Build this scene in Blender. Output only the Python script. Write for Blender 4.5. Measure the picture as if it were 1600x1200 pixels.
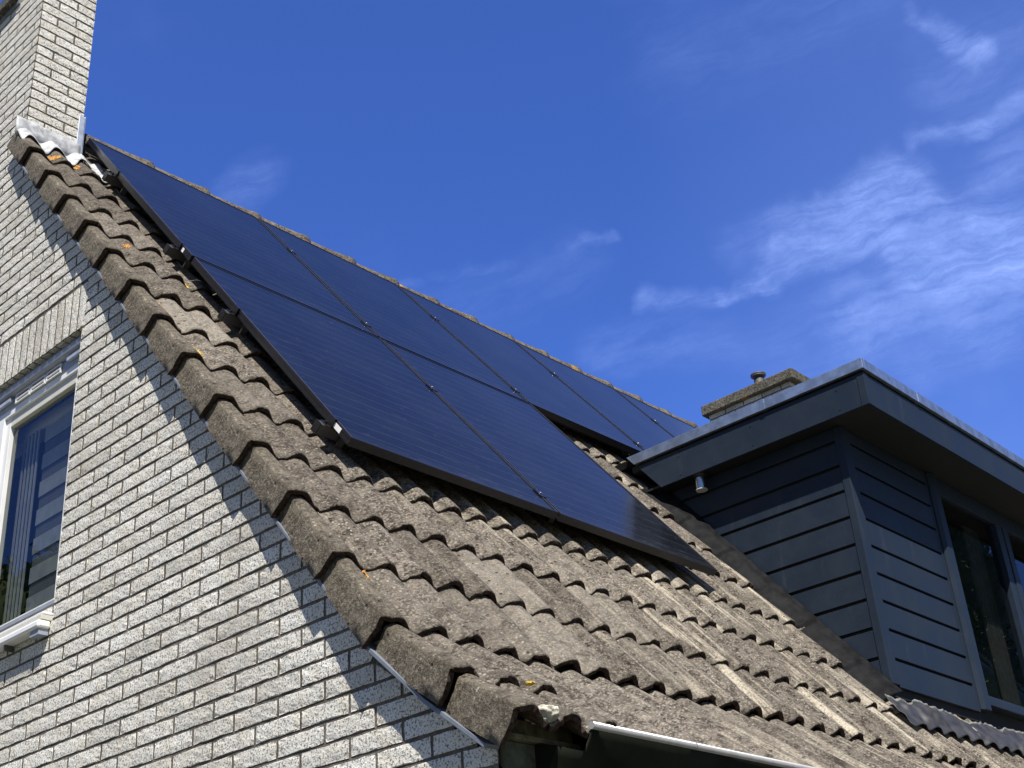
import bpy, bmesh, math, random
import numpy as np
from mathutils import Vector, Matrix, noise
R = math.radians
rnd = random.Random(7)
scn = bpy.context.scene
for o in list(bpy.data.objects): bpy.data.objects.remove(o)

# ------------------------------------------------------------------ camera
CAM = (-2.82866959, -3.26105432, -2.11613875)
YAW, PIT, ROLL, FPX = 7.17392852e-01, 4.90847171e-01, -7.61180920e-02, 2048.25846
def cam_axes():
    f = Vector((math.cos(PIT)*math.cos(YAW), math.cos(PIT)*math.sin(YAW), math.sin(PIT)))
    r = f.cross(Vector((0, 0, 1))).normalized(); u = r.cross(f)
    c, s = math.cos(ROLL), math.sin(ROLL)
    return c*r+s*u, -s*r+c*u, f
cr, cu, cf = cam_axes()
cd = bpy.data.cameras.new('camera'); cam = bpy.data.objects.new('camera', cd)
scn.collection.objects.link(cam); scn.camera = cam
cam.matrix_world = Matrix(((cr.x, cu.x, -cf.x, CAM[0]), (cr.y, cu.y, -cf.y, CAM[1]), (cr.z, cu.z, -cf.z, CAM[2]), (0, 0, 0, 1)))
cd.sensor_fit = 'HORIZONTAL'; cd.sensor_width = 36; cd.lens = FPX/1600*36
cd.clip_start = .05; cd.clip_end = 20000
def pxdir(x, y):                      # a direction in the world, used to place the cirrus wisps in the sky
    return (cf+(x-800)/FPX*cr-(y-600)/FPX*cu).normalized()

# ------------------------------------------------------------------ sun, sky, exposure
SUN = Vector((-.353, -.427, .832)).normalized()
sl = bpy.data.lights.new('sun', 'SUN'); sl.energy = 5.0; sl.angle = R(.5); sl.color = (1, .95, .86)
so = bpy.data.objects.new('sun', sl); scn.collection.objects.link(so)
so.rotation_euler = SUN.to_track_quat('Z', 'Y').to_euler(); so.location = (-8, -12, 16)
world = bpy.data.worlds.new('World'); scn.world = world; world.use_nodes = True
scn.view_settings.view_transform = 'Standard'; scn.view_settings.look = 'None'
scn.view_settings.exposure = 0.52; scn.view_settings.gamma = 1

class NT:
    def __init__(s, tree): s.t = tree; s.n = tree.nodes; s.l = tree.links
    def node(s, kind, **kw):
        n = s.n.new(kind)
        for k, v in kw.items(): setattr(n, k, v)
        return n
    def put(s, sock, v):
        if hasattr(v, 'is_output'): s.l.new(v, sock)
        else: sock.default_value = v
    def math(s, op, a, b=0.0, clamp=False):
        n = s.node('ShaderNodeMath', operation=op, use_clamp=clamp); s.put(n.inputs[0], a); s.put(n.inputs[1], b); return n.outputs[0]
    def vec(s, op, a, b=(0, 0, 0), out=0):
        n = s.node('ShaderNodeVectorMath', operation=op); s.put(n.inputs[0], a)
        if op == 'SCALE': s.put(n.inputs[3], b)
        else: s.put(n.inputs[1], b)
        return n.outputs[out]
    def mix(s, f, a, b, mode='MIX'):
        n = s.node('ShaderNodeMix', data_type='RGBA', blend_type=mode); s.put(n.inputs[0], f)
        s.put(n.inputs[6], a if hasattr(a, 'is_output') else (*a, 1)); s.put(n.inputs[7], b if hasattr(b, 'is_output') else (*b, 1)); return n.outputs[2]
    def noise(s, vec, scale, detail=4, rough=.6, dist=0.0):
        n = s.node('ShaderNodeTexNoise'); s.put(n.inputs['Vector'], vec); n.inputs['Scale'].default_value = scale
        n.inputs['Detail'].default_value = detail; n.inputs['Roughness'].default_value = rough; n.inputs['Distortion'].default_value = dist
        return n.outputs['Fac']
    def ramp(s, v, lo, hi, a=0.0, b=1.0):
        n = s.node('ShaderNodeMapRange'); n.interpolation_type = 'SMOOTHSTEP'; s.put(n.inputs[0], v)
        for i, q in zip((1, 2, 3, 4), (lo, hi, a, b)): n.inputs[i].default_value = q
        return n.outputs[0]
    def scalev(s, vec, sc, loc=(0, 0, 0)):
        n = s.node('ShaderNodeMapping'); s.put(n.inputs[0], vec); n.inputs['Scale'].default_value = sc; n.inputs['Location'].default_value = loc
        return n.outputs[0]

w = NT(world.node_tree); bg = w.n['Background']
sky = w.node('ShaderNodeTexSky', sky_type='NISHITA'); sky.sun_disc = False
sky.sun_elevation = math.asin(SUN.z); sky.sun_rotation = math.atan2(SUN.x, SUN.y)
sky.air_density = 1.0; sky.dust_density = .0; sky.ozone_density = 2.5; sky.altitude = 0
SKYTINT = (.53, .80, 1.60)
dirv = w.vec('NORMALIZE', w.node('ShaderNodeTexCoord').outputs['Generated'])
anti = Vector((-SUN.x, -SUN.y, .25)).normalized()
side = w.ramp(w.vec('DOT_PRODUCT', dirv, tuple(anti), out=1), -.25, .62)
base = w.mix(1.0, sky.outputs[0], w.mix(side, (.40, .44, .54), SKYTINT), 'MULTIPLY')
nz = w.node('ShaderNodeTexNoise'); w.put(nz.inputs['Vector'], dirv); nz.inputs['Scale'].default_value = 9; nz.inputs['Detail'].default_value = 7
wob = w.vec('SCALE', w.vec('SUBTRACT', nz.outputs['Color'], (.5, .5, .5)), .045)
nz2 = w.node('ShaderNodeTexNoise'); w.put(nz2.inputs['Vector'], dirv); nz2.inputs['Scale'].default_value = 60; nz2.inputs['Detail'].default_value = 6
wob = w.vec('ADD', wob, w.vec('SCALE', w.vec('SUBTRACT', nz2.outputs['Color'], (.5, .5, .5)), .013))
P = w.vec('ADD', dirv, wob)
strokes = [((1010, 478), (1130, 462), 16, .28), ((1130, 462), (1195, 432), 15, .50), ((1195, 432), (1245, 388), 22, .58), ((1245, 388), (1330, 350), 40, .52),
           ((1320, 348), (1400, 305), 46, .62), ((1400, 320), (1450, 385), 60, .60), ((1450, 385), (1600, 380), 52, .52), ((1500, 400), (1660, 360), 50, .40),
           ((1350, 505), (1600, 450), 60, .30), ((1430, 25), (1545, 75), 17, .42), ((1420, 210), (1530, 190), 15, .34), ((1520, 192), (1610, 145), 16, .34),
           ((1540, 280), (1620, 225), 40, .28), ((355, 330), (410, 268), 34, .16), ((600, 445), (960, 385), 9, .15), ((1150, 395), (1260, 350), 30, .20),
           ((940, 560), (1120, 535), 40, .16), ((1440, 575), (1560, 540), 34, .20), ((660, 505), (900, 420), 45, .10), ((1230, 540), (1340, 470), 60, .12),
           ((1480, 110), (1640, 60), 60, .14), ((1080, 80), (1300, 10), 90, .08)]
tot = None
for (a, b, wd, amp) in strokes:
    A, B = pxdir(*a), pxdir(*b); AB = B-A; wd = wd/FPX
    rel = w.vec('SUBTRACT', P, tuple(A))
    t = w.math('DIVIDE', w.vec('DOT_PRODUCT', rel, tuple(AB), out=1), AB.length_squared, clamp=True)
    dd = w.vec('LENGTH', w.vec('SUBTRACT', rel, w.vec('SCALE', tuple(AB), t)), out=1)
    m = w.ramp(dd, wd*1.7, 0.0, 0.0, amp)
    tot = m if tot is None else w.math('ADD', tot, m)
U = (pxdir(1600, 330)-pxdir(1050, 520)).normalized(); Wd = pxdir(1350, 400); Vd = Wd.cross(U).normalized()
fc_ = w.node('ShaderNodeCombineXYZ')
for i_, (ax_, k_) in enumerate(((U, 9), (Vd, 52), (Wd, 9))): w.l.new(w.math('MULTIPLY', w.vec('DOT_PRODUCT', w.vec('ADD', dirv, w.vec('SCALE', wob, .8)), tuple(ax_), out=1), float(k_)), fc_.inputs[i_])
fine = w.noise(fc_.outputs[0], 1.0, 9, .68, .4)
fine2 = w.noise(dirv, 14, 8, .7)
dens = w.math('MULTIPLY', w.math('MINIMUM', tot, .52), w.math('MULTIPLY', w.ramp(fine, .28, .74, .15, 1.15), w.ramp(fine2, .3, .65, .45, 1.0)), clamp=True)
veil = w.ramp(w.noise(dirv, 3.2, 5, .6), .45, .8, 0, .10)
right = w.ramp(w.vec('DOT_PRODUCT', dirv, tuple(pxdir(1750, 420)), out=1), .93, 1.0, 0, .07)
dens = w.math('ADD', dens, w.math('ADD', veil, right), clamp=True)
CLOUD = (4.3, 5.9, 11.8)
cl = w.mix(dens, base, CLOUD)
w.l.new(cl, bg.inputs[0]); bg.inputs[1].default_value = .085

# ------------------------------------------------------------------ helpers
HB = R(50.969837039481384)         # roof pitch
S = Vector((0, math.cos(HB), math.sin(HB))); N = Vector((0, -math.sin(HB), math.cos(HB)))
GROUND = -3.72
col = scn.collection
def link(name, data, parent=None, loc=None, rot=None, label=None, cat=None, group=None, kind=None):
    o = bpy.data.objects.new(name, data); col.objects.link(o)
    mw = Matrix.Translation(loc or (0, 0, 0)) @ (rot.to_4x4() if rot is not None else Matrix.Identity(4))
    if parent is not None:
        o.parent = parent; o.matrix_parent_inverse = Matrix.Identity(4)
        o.matrix_local = WM[parent.name].inverted() @ mw
    else: o.matrix_world = mw
    WM[o.name] = mw
    for k, v in (('label', label), ('category', cat), ('group', group), ('kind', kind)):
        if v: o[k] = v
    return o
WM = {}
def empty(name, loc, label, cat, group=None, rot=None):
    return link(name, None, None, loc, rot, label, cat, group)
SLOPE = Matrix(((1, 0, 0), (0, S.y, N.y), (0, S.z, N.z)))       # local (x, s, n) -> world
class MB:
    def __init__(s): s.v = []; s.f = []; s.m = []; s.sm = []
    def V(s, *p): s.v.append(tuple(p)); return len(s.v)-1
    def F(s, idx, m=0, sm=False): s.f.append(tuple(idx)); s.m.append(m); s.sm.append(sm)
    def box(s, a, b, m=0):
        x0, y0, z0 = a; x1, y1, z1 = b
        i = [s.V(x, y, z) for x in (x0, x1) for y in (y0, y1) for z in (z0, z1)]
        for q in ((0, 1, 3, 2), (4, 6, 7, 5), (0, 4, 5, 1), (2, 3, 7, 6), (0, 2, 6, 4), (1, 5, 7, 3)): s.F([i[k] for k in q], m)
    def prism(s, poly, axis, a, b, m=0):      # poly in the two other axes, extruded along axis
        def pt(p, t):
            q = list(p); q.insert(axis, t); return q
        n = len(poly); i = [s.V(*pt(p, a)) for p in poly]; j = [s.V(*pt(p, b)) for p in poly]
        s.F(i[::-1], m); s.F(j, m)
        for k in range(n): s.F((i[k], i[(k+1) % n], j[(k+1) % n], j[k]), m)
    def cyl(s, c0, c1, r0, r1=None, n=20, m=0, caps=True, sm=True):
        c0, c1 = Vector(c0), Vector(c1); r1 = r0 if r1 is None else r1
        ax = (c1-c0).normalized(); u = ax.orthogonal().normalized(); v = ax.cross(u)
        i = [s.V(*(c0+r0*(math.cos(t)*u+math.sin(t)*v))) for t in [2*math.pi*k/n for k in range(n)]]
        j = [s.V(*(c1+r1*(math.cos(t)*u+math.sin(t)*v))) for t in [2*math.pi*k/n for k in range(n)]]
        for k in range(n): s.F((i[k], i[(k+1) % n], j[(k+1) % n], j[k]), m, sm)
        if caps: s.F(i[::-1], m); s.F(j, m)
    def grid(s, P, m=0, sm=True, flip=False):
        I = [[s.V(*p) for p in row] for row in P]
        for a in range(len(I)-1):
            for b in range(len(I[0])-1):
                q = (I[a][b], I[a][b+1], I[a+1][b+1], I[a+1][b])
                s.F(q[::-1] if flip else q, m, sm)
        return I
    def sweep(s, prof, path, m=0, sm=True, caps=False):   # prof list of (a,b); path fn(a,b,t)->pt for t in list
        pass
    def build(s, name, mats, parent=None, bevel=0, fix=True, loc=None, rot=None, local=False, **kw):
        me = bpy.data.meshes.new(name)
        rot_ = rot
        mw = Matrix.Translation(loc or (0, 0, 0)) @ (rot.to_4x4() if rot is not None else Matrix.Identity(4))
        vs = s.v
        if loc is not None and not local:
            inv = mw.inverted(); vs = [tuple(inv @ Vector(p)) for p in s.v]
        me.from_pydata(vs, [], s.f); me.update()
        for mt in (mats if isinstance(mats, (list, tuple)) else [mats]): me.materials.append(mt)
        me.polygons.foreach_set('material_index', s.m); me.polygons.foreach_set('use_smooth', s.sm)
        if fix:
            bm = bmesh.new(); bm.from_mesh(me); bmesh.ops.recalc_face_normals(bm, faces=bm.faces); bm.to_mesh(me); bm.free()
        o = link(name, me, parent, loc, rot, **kw)
        if bevel:
            b = o.modifiers.new('bevel', 'BEVEL'); b.width = bevel; b.segments = 2; b.limit_method = 'ANGLE'; b.angle_limit = R(40)
        return o

# ------------------------------------------------------------------ materials
def mat(name, fn):
    m = bpy.data.materials.new(name); m.use_nodes = True; t = NT(m.node_tree); b = t.n['Principled BSDF']
    fn(t, b); return m
def setp(b, **kw):
    for k, v in kw.items():
        k = {'spec': 'Specular IOR Level', 'coat': 'Coat Weight', 'coatr': 'Coat Roughness'}.get(k, k.capitalize() if k != 'ior' else 'IOR')
        b.inputs[k].default_value = v
def bump(t, b, h, strength, dist):
    n = t.node('ShaderNodeBump'); t.put(n.inputs['Height'], h); n.inputs['Strength'].default_value = strength; n.inputs['Distance'].default_value = dist
    t.l.new(n.outputs[0], b.inputs['Normal'])
def obj_co(t): return t.node('ShaderNodeTexCoord').outputs['Object']

def f_brick(t, b):
    co = obj_co(t)
    isl = t.node('ShaderNodeNewGeometry').outputs['Random Per Island']
    n1 = t.noise(co, 135, 3, .65); n2 = t.noise(co, 62, 4, .7); n3 = t.noise(co, 2.0, 4, .6); n4 = t.noise(co, 14, 3, .6)
    c = t.mix(isl, (.66, .65, .60), (.84, .825, .775))
    c = t.mix(t.ramp(n4, .4, .7), c, (.74, .70, .61))
    c = t.mix(t.ramp(t.math('FRACT', t.math('MULTIPLY', isl, 13.7)), .80, 1.0, 0, .34), c, (.42, .39, .33))
    c = t.mix(t.math('MULTIPLY', t.ramp(n1, .53, .60), .85), c, (.12, .105, .085))
    c = t.mix(t.math('MULTIPLY', t.ramp(n2, .56, .68), .5), c, (.27, .25, .22))
    c = t.mix(t.ramp(n3, .48, .75, 0, .45), c, (.34, .31, .26))
    t.l.new(c, b.inputs['Base Color']); setp(b, roughness=.92, spec=.2)
    h = t.math('ADD', t.math('MULTIPLY', n1, .55), t.math('MULTIPLY', n2, .9))
    bump(t, b, h, .8, .005)
M_brick = mat('brick', f_brick)
def f_mortar(t, b):
    co = obj_co(t); n = t.noise(co, 60, 5, .7); n2 = t.noise(co, 3, 3)
    c = t.mix(t.ramp(n, .3, .75), (.10, .088, .075), (.23, .205, .175)); c = t.mix(t.ramp(n2, .4, .7, 0, .5), c, (.06, .05, .045))
    t.l.new(c, b.inputs['Base Color']); setp(b, roughness=.95, spec=.1); bump(t, b, n, .9, .006)
M_mortar = mat('mortar', f_mortar)

def tile_mat(name, dark, mid, light, streak=0.0, moss=.0, lichen=.0, butt=False, stain=0.0):
    def f(t, b):
        co = obj_co(t)
        n1 = t.noise(co, 5, 5, .65); n2 = t.noise(co, 26, 6, .72, .4); n3 = t.noise(co, 110, 4, .7); n4 = t.noise(co, 60, 2, .5)
        isl = t.node('ShaderNodeNewGeometry').outputs['Random Per Island']
        c = t.mix(t.ramp(n2, .40, .58), dark, mid)
        c = t.mix(t.ramp(n3, .47, .68, 0, .8), c, light)
        c = t.mix(t.ramp(n1, .45, .75, 0, .55), c, dark)
        c = t.mix(t.math('MULTIPLY', isl, .42), c, dark)
        c = t.mix(t.ramp(t.math('FRACT', t.math('MULTIPLY', isl, 7.31)), .7, 1.0, 0, .30), c, light)
        c = t.mix(t.ramp(t.noise(co, 9, 5, .7, .6), .54, .70, 0, .62), c, tuple(q*.55 for q in dark))
        if streak:
            sv = t.scalev(co, (24, 1.7, 5)); s1 = t.noise(sv, 1.0, 5, .62, .5)
            xs = t.node('ShaderNodeSeparateXYZ'); t.put(xs.inputs[0], co)
            s = t.math('MULTIPLY', t.ramp(s1, .50, .66), t.ramp(xs.outputs[0], -.2, 1.6, .12, 1.0))
            s = t.math('MULTIPLY', s, t.ramp(n3, .35, .55, .35, 1.0))
            s = t.math('MULTIPLY', s, t.ramp(t.noise(co, 1.7, 3), .38, .6, .15, 1.0))
            c = t.mix(t.math('MULTIPLY', s, streak), c, (.56, .50, .39))
        if stain:
            sv = t.scalev(co, (3, 30, 4)); s1 = t.noise(sv, 1.0, 5, .6, .3)
            c = t.mix(t.math('MULTIPLY', t.ramp(s1, .45, .68), stain), c, (.075, .066, .055))
        vw = t.node('ShaderNodeTexVoronoi'); t.put(vw.inputs['Vector'], co); vw.inputs['Scale'].default_value = 48
        c = t.mix(t.math('MULTIPLY', t.math('MULTIPLY', t.ramp(vw.outputs['Distance'], .26, .14), t.ramp(t.noise(co, 4, 4), .48, .62)), .65), c, (.46, .43, .35))
        # dark pits and round lichen discs
        vo = t.node('ShaderNodeTexVoronoi'); t.put(vo.inputs['Vector'], co); vo.inputs['Scale'].default_value = 30
        pit = t.math('MULTIPLY', t.ramp(vo.outputs['Distance'], .20, .10), t.ramp(n1, .46, .56))
        c = t.mix(t.math('MULTIPLY', pit, .75), c, (.045, .03, .026))
        vo2 = t.node('ShaderNodeTexVoronoi'); t.put(vo2.inputs['Vector'], t.vec('ADD', co, t.vec('SCALE', t.node('ShaderNodeTexNoise').outputs['Color'], .0))); vo2.inputs['Scale'].default_value = 7
        disc = t.math('MULTIPLY', t.ramp(vo2.outputs['Distance'], .19, .15), t.ramp(n4, .3, .5, .4, 1))
        c = t.mix(t.math('MULTIPLY', disc, .35), c, (.15, .135, .115))
        if lichen:
            vo3 = t.node('ShaderNodeTexVoronoi'); t.put(vo3.inputs['Vector'], co); vo3.inputs['Scale'].default_value = 3.2
            d3 = t.math('ADD', vo3.outputs['Distance'], t.math('MULTIPLY', t.math('SUBTRACT', n2, .5), .35))
            msk = t.math('MULTIPLY', t.ramp(d3, .17, .11), t.ramp(n3, .42, .52))
            c = t.mix(t.math('MULTIPLY', msk, lichen), c, t.mix(n4, (.62, .26, .03), (.50, .36, .08)))
        t.l.new(c, b.inputs['Base Color']); setp(b, roughness=.93, spec=.18)
        bump(t, b, t.math('ADD', t.math('MULTIPLY', n3, .6), t.math('ADD', t.math('MULTIPLY', n2, 1.2), t.math('MULTIPLY', pit, -1.0))), 1.0, .009)
    return mat(name, f)
M_tile = tile_mat('concrete_tile', (.052, .042, .033), (.180, .154, .126), (.44, .40, .335), streak=1.0)
M_verge = tile_mat('verge_concrete', (.068, .057, .043), (.185, .160, .124), (.36, .32, .25), stain=.45)
M_ridge = tile_mat('ridge_concrete', (.045, .036, .028), (.17, .14, .105), (.46, .41, .31), lichen=.95, streak=0)
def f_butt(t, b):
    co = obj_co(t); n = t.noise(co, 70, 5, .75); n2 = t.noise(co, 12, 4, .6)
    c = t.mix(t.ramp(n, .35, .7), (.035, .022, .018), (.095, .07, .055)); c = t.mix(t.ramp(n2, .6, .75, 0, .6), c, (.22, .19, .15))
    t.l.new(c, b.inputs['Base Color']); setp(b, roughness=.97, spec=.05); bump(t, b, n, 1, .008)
M_butt = mat('mossy_shaded_butt', f_butt)  # moss tone, with the shade of the unlit butt faces added to the colour

def f_anth(t, b):
    co = obj_co(t); n = t.noise(co, 300, 2); n2 = t.noise(co, 3.5, 6, .65)
    c = t.mix(t.ramp(n2, .35, .75), (.016, .025, .042), (.021, .032, .051)); c = t.mix(t.ramp(t.noise(t.scalev(co, (14, 14, 2.2)), 1.0, 6, .7), .56, .78, 0, .30), c, (.085, .090, .095)); c = t.mix(t.ramp(t.noise(co, 120, 3, .7), .62, .72, 0, .25), c, (.12, .125, .13))
    t.l.new(c, b.inputs['Base Color']); setp(b, roughness=.5, spec=.22)
    t.put(b.inputs['Roughness'], t.ramp(n2, .3, .7, .42, .6)); bump(t, b, n, .06, .001)
M_anth = mat('anthracite_panel', f_anth)
def plain(name, c, rough=.5, metal=0.0, spec=.5, var=.15, vs=20, bmp=0.0, bs=80):
    def f(t, b):
        co = obj_co(t); n = t.noise(co, vs, 5, .6)
        t.l.new(t.mix(t.ramp(n, .3, .7), tuple(q*(1-var) for q in c), tuple(min(1, q*(1+var)) for q in c)), b.inputs['Base Color'])
        setp(b, roughness=rough, metallic=metal, spec=spec)
        if bmp: bump(t, b, t.noise(co, bs, 4), bmp, .003)
    return mat(name, f)
M_soffit = plain('soffit_board', (.012, .013, .015), .6)
M_zinc = plain('zinc', (.40, .48, .60), .40, .85, vs=14, var=.22, bmp=.08, bs=25)
M_zinc2 = plain('zinc_pale', (.60, .64, .70), .45, .55, vs=14, var=.2, bmp=.15, bs=25)
M_lead = plain('lead', (.042, .042, .045), .5, .15, vs=18, var=.35, bmp=.3, bs=30)
M_leadd = plain('bitumen_lead', (.011, .011, .0125), .6, 0.0, .05, vs=18, var=.4, bmp=.35, bs=26)
M_leadw = plain('lead_pale', (.42, .43, .44), .6, .1, vs=30, var=.35, bmp=.35, bs=26)
M_lip = plain('lead_edge', (.22, .22, .20), .6, .2, vs=30, var=.4)
M_trim = plain('grey_trim', (.17, .19, .23), .5, vs=30)
M_white = plain('white_pvc', (.80, .80, .80), .35, vs=6, var=.04)
M_cream = plain('cream_pvc', (.60, .59, .52), .5, var=.05)
M_cass = plain('grey_cassette', (.30, .33, .40), .35, var=.08)
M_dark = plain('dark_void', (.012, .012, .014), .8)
M_frame = plain('black_aluminium', (.034, .035, .040), .32, .6, vs=60, var=.15)
M_glint = plain('frame_edge_glint', (.15, .155, .17), .4, .6, var=.2)  # lighter colour that paints a highlight along the panel frame edges
M_alu = plain('aluminium', (.55, .55, .55), .35, .9, var=.1)
M_alud = plain('dark_bracket', (.10, .10, .10), .5, .6, var=.1)
M_gut = plain('gutter_pvc', (.016, .018, .013), .8, 0.0, .06, vs=5, var=.35)
M_bead = plain('gutter_bead', (.42, .42, .43), .3, .3, vs=25, var=.12)
M_wood = plain('mossy_wood', (.12, .11, .065), .9, vs=30, var=.5, bmp=.7, bs=50)
M_wood2 = plain('green_fascia', (.075, .08, .05), .8, vs=20, var=.45, bmp=.5, bs=40)
M_cap = tile_mat('weathered_cap', (.05, .046, .038), (.13, .118, .095), (.34, .32, .26), lichen=.4)
M_pot = plain('clay_pot_dark', (.055, .055, .062), .6, vs=30, var=.3, bmp=.3)
M_mort = plain('cement_lump', (.44, .42, .35), .95, vs=60, var=.35, bmp=1.0, bs=110)
M_sticker = plain('white_sticker', (.85, .85, .85), .5, var=.02)
M_blind = plain('blind_cloth', (.40, .42, .47), .9, var=.1)
M_blind2 = plain('blind_sheer', (.15, .16, .19), .9, var=.1)
M_curtain = plain('curtain_cloth', (.05, .048, .045), .9, var=.2)
M_steel = plain('brushed_steel', (.55, .57, .60), .22, 1.0, var=.08)
M_lens = plain('frosted_lens', (.55, .57, .52), .35, var=.05)
M_lichen = plain('orange_lichen', (.50, .25, .06), .95, vs=160, var=.5, bmp=1, bs=150)
M_lichy = plain('yellow_lichen', (.66, .46, .05), .95, vs=160, var=.45, bmp=1, bs=150)
M_pink = plain('raw_concrete_pink', (.50, .34, .31), .9, vs=60, var=.15)
M_front = plain('rendered_wall', (.30, .28, .25), .9, vs=40, var=.3, bmp=.6)
def f_glass(t, b):
    out = t.n['Material Output']; t.n.remove(b)
    g = t.node('ShaderNodeBsdfGlossy'); g.inputs['Roughness'].default_value = .0; g.inputs['Color'].default_value = (.95, .97, 1, 1)
    tr = t.node('ShaderNodeBsdfTransparent'); tr.inputs[0].default_value = (.76, .80, .78, 1)
    fr = t.node('ShaderNodeFresnel'); fr.inputs[0].default_value = 1.5
    mx = t.node('ShaderNodeMixShader'); t.l.new(t.math('MULTIPLY', fr.outputs[0], .75, clamp=True), mx.inputs[0])
    t.l.new(tr.outputs[0], mx.inputs[1]); t.l.new(g.outputs[0], mx.inputs[2]); t.l.new(mx.outputs[0], out.inputs[0])
M_glass = mat('window_glass', f_glass)
def f_pv(t, b):
    co = obj_co(t); xs = t.node('ShaderNodeSeparateXYZ'); t.put(xs.inputs[0], co)
    x, s = xs.outputs[0], xs.outputs[1]
    def line(v, per, wd, off=0.0):
        m = t.math('PINGPONG', t.math('ADD', v, off), per/2); return t.ramp(m, wd, wd*.3)
    n = t.noise(co, 2.2, 4, .6); nd = t.noise(t.scalev(co, (9, 30, 1)), 1.0, 6, .7, .8); nf = t.noise(co, 240, 2)
    wob = t.math('ADD', s, t.math('MULTIPLY', t.math('SUBTRACT', t.noise(co, 18, 3), .5), .006))
    stripes = t.math('ADD', t.math('MULTIPLY', line(wob, .0945, .0055), t.ramp(nf, .3, .6, .3, 1)), t.math('MULTIPLY', line(wob, .0315, .004), t.ramp(t.noise(co, 30, 4, .7), .5, .65, 0, .45)), clamp=True)
    c = t.mix(t.ramp(n, .35, .65), (.008, .009, .013), (.012, .014, .020))
    c = t.mix(t.math('MULTIPLY', line(x, .1875, .0016), .8), c, (.006, .006, .008))
    c = t.mix(t.math('MULTIPLY', stripes, .6), c, (.040, .045, .058))
    dust = t.math('ADD', t.math('MULTIPLY', t.ramp(nd, .56, .80), .30), t.math('MULTIPLY', t.math('MULTIPLY', t.ramp(s, .10, .0), t.ramp(nd, .3, .6)), .10))
    c = t.mix(dust, c, (.14, .15, .17))
    t.l.new(c, b.inputs['Base Color'])
    setp(b, roughness=.09, spec=.13, ior=1.45)
    t.put(b.inputs['Roughness'], t.ramp(nd, .35, .8, .10, .22))
    bump(t, b, t.noise(t.scalev(co, (6, 14, 1)), 1.0, 3), .05, .004)
M_pv = mat('solar_cell_glass', f_pv)

# ------------------------------------------------------------------ ground and the garden tree and added conifer mirrored in the panes
def f_ground(t, b):
    co = obj_co(t); n = t.noise(co, .6, 6); n2 = t.noise(co, 30, 4)
    c = t.mix(t.ramp(n, .4, .65), (.12, .11, .095), (.06, .075, .03)); c = t.mix(t.ramp(n2, .3, .7, 0, .4), c, (.05, .055, .03))
    t.l.new(c, b.inputs['Base Color']); setp(b, roughness=.95)
g = MB(); g.grid([[(x, y, GROUND) for x in (-600, -60, 0, 60, 600)] for y in (-600, -60, 0, 60, 600)], sm=False)
g.build('ground', mat('ground', f_ground), kind='structure')

# ------------------------------------------------------------------ HOUSE
house = empty('brick_house', (0, 0, GROUND), 'white brick house with steep grey concrete tile roof and dark dormer', 'house')
WX = -.385                          # gable wall plane
CH = .0629                          # brick course
BL = .2195
RY, RZ = 2.345, 2.762               # ridge apex of the tile crests
def wall_min_y(z):
    if z < -1.40: return -.985
    if z < -1.06: return max(-.985, -.99+(z+1.385)/.325*(.41)-.05)
    return -.63+(z+1.06)*(1.66+.58)/(1.72+1.06)*1.0
def wall_max_y(z):
    if z < -2.0: return 5.66
    return min(5.66, RY+(RZ-z)/math.tan(HB)-.10)
def brick_face(mb, to, u0, u1, z0, z1, depth=.003, amp=.0020, seed=None):
    """one brick: to(u,z,d) maps face coordinates and outward distance to a point"""
    nu = 7 if u1-u0 > z1-z0 else 4; nz_ = 4 if z1-z0 < .1 else 9
    e = .0022
    us = [u0+e*.5]+[u0+e+(u1-u0-2*e)*k/(nu-1) for k in range(nu)]+[u1-e*.5]
    I = []
    zs = [z0+e+(z1-z0-2*e)*k/(nz_-1) for k in range(nz_)]
    us = [u0+e+(u1-u0-2*e)*k/(nu-1) for k in range(nu)]
    J = lambda a: rnd.uniform(-a, a)
    G = []
    for zi, z in enumerate(zs):
        row = []
        for ui, u in enumerate(us):
            edge = zi in (0, nz_-1) or ui in (0, nu-1); corner = zi in (0, nz_-1) and ui in (0, nu-1)
            d = -abs(J(amp*(1.2 if edge else .7)))-(.002 if corner else 0)
            row.append(mb.V(*to(u+(J(.0018) if edge else 0), z+(J(.0018) if edge else 0), d)))
        G.append(row)
    for a in range(nz_-1):
        for b_ in range(nu-1): mb.F((G[a][b_], G[a][b_+1], G[a+1][b_+1], G[a+1][b_]), 0, False)
    ring = [(0, k) for k in range(nu)]+[(k, nu-1) for k in range(1, nz_)]+[(nz_-1, k) for k in range(nu-2, -1, -1)]+[(k, 0) for k in range(nz_-2, 0, -1)]
    def mid(a, b_):
        u = u0 if b_ == 0 else u1 if b_ == nu-1 else us[b_]; z = z0 if a == 0 else z1 if a == nz_-1 else zs[a]
        return u, z
    R1 = [mb.V(*to(mid(a, b_)[0]+J(.0012), mid(a, b_)[1]+J(.0012), -.0022)) for a, b_ in ring]
    R2 = [mb.V(*to(*mid(a, b_), -depth-.004)) for a, b_ in ring]
    n = len(ring)
    for k in range(n):
        k2 = (k+1) % n; a0 = G[ring[k][0]][ring[k][1]]; a1 = G[ring[k2][0]][ring[k2][1]]
        mb.F((a0, a1, R1[k2], R1[k]), 0, False); mb.F((R1[k], R1[k2], R2[k2], R2[k]), 1, False)
    return R2
to_gable = lambda u, z, d: (WX-d, u, z)
WY0, WY1, WZ0, WZ1 = 1.33, 3.25, -.33, .93          # window opening
gb = MB(); mo = MB()
Z0C = -.615-.0629/2                                 # a bed joint level
k0 = int((GROUND-Z0C)/CH)-1; k1 = int((3.98-Z0C)/CH)
JT = .0105
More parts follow.
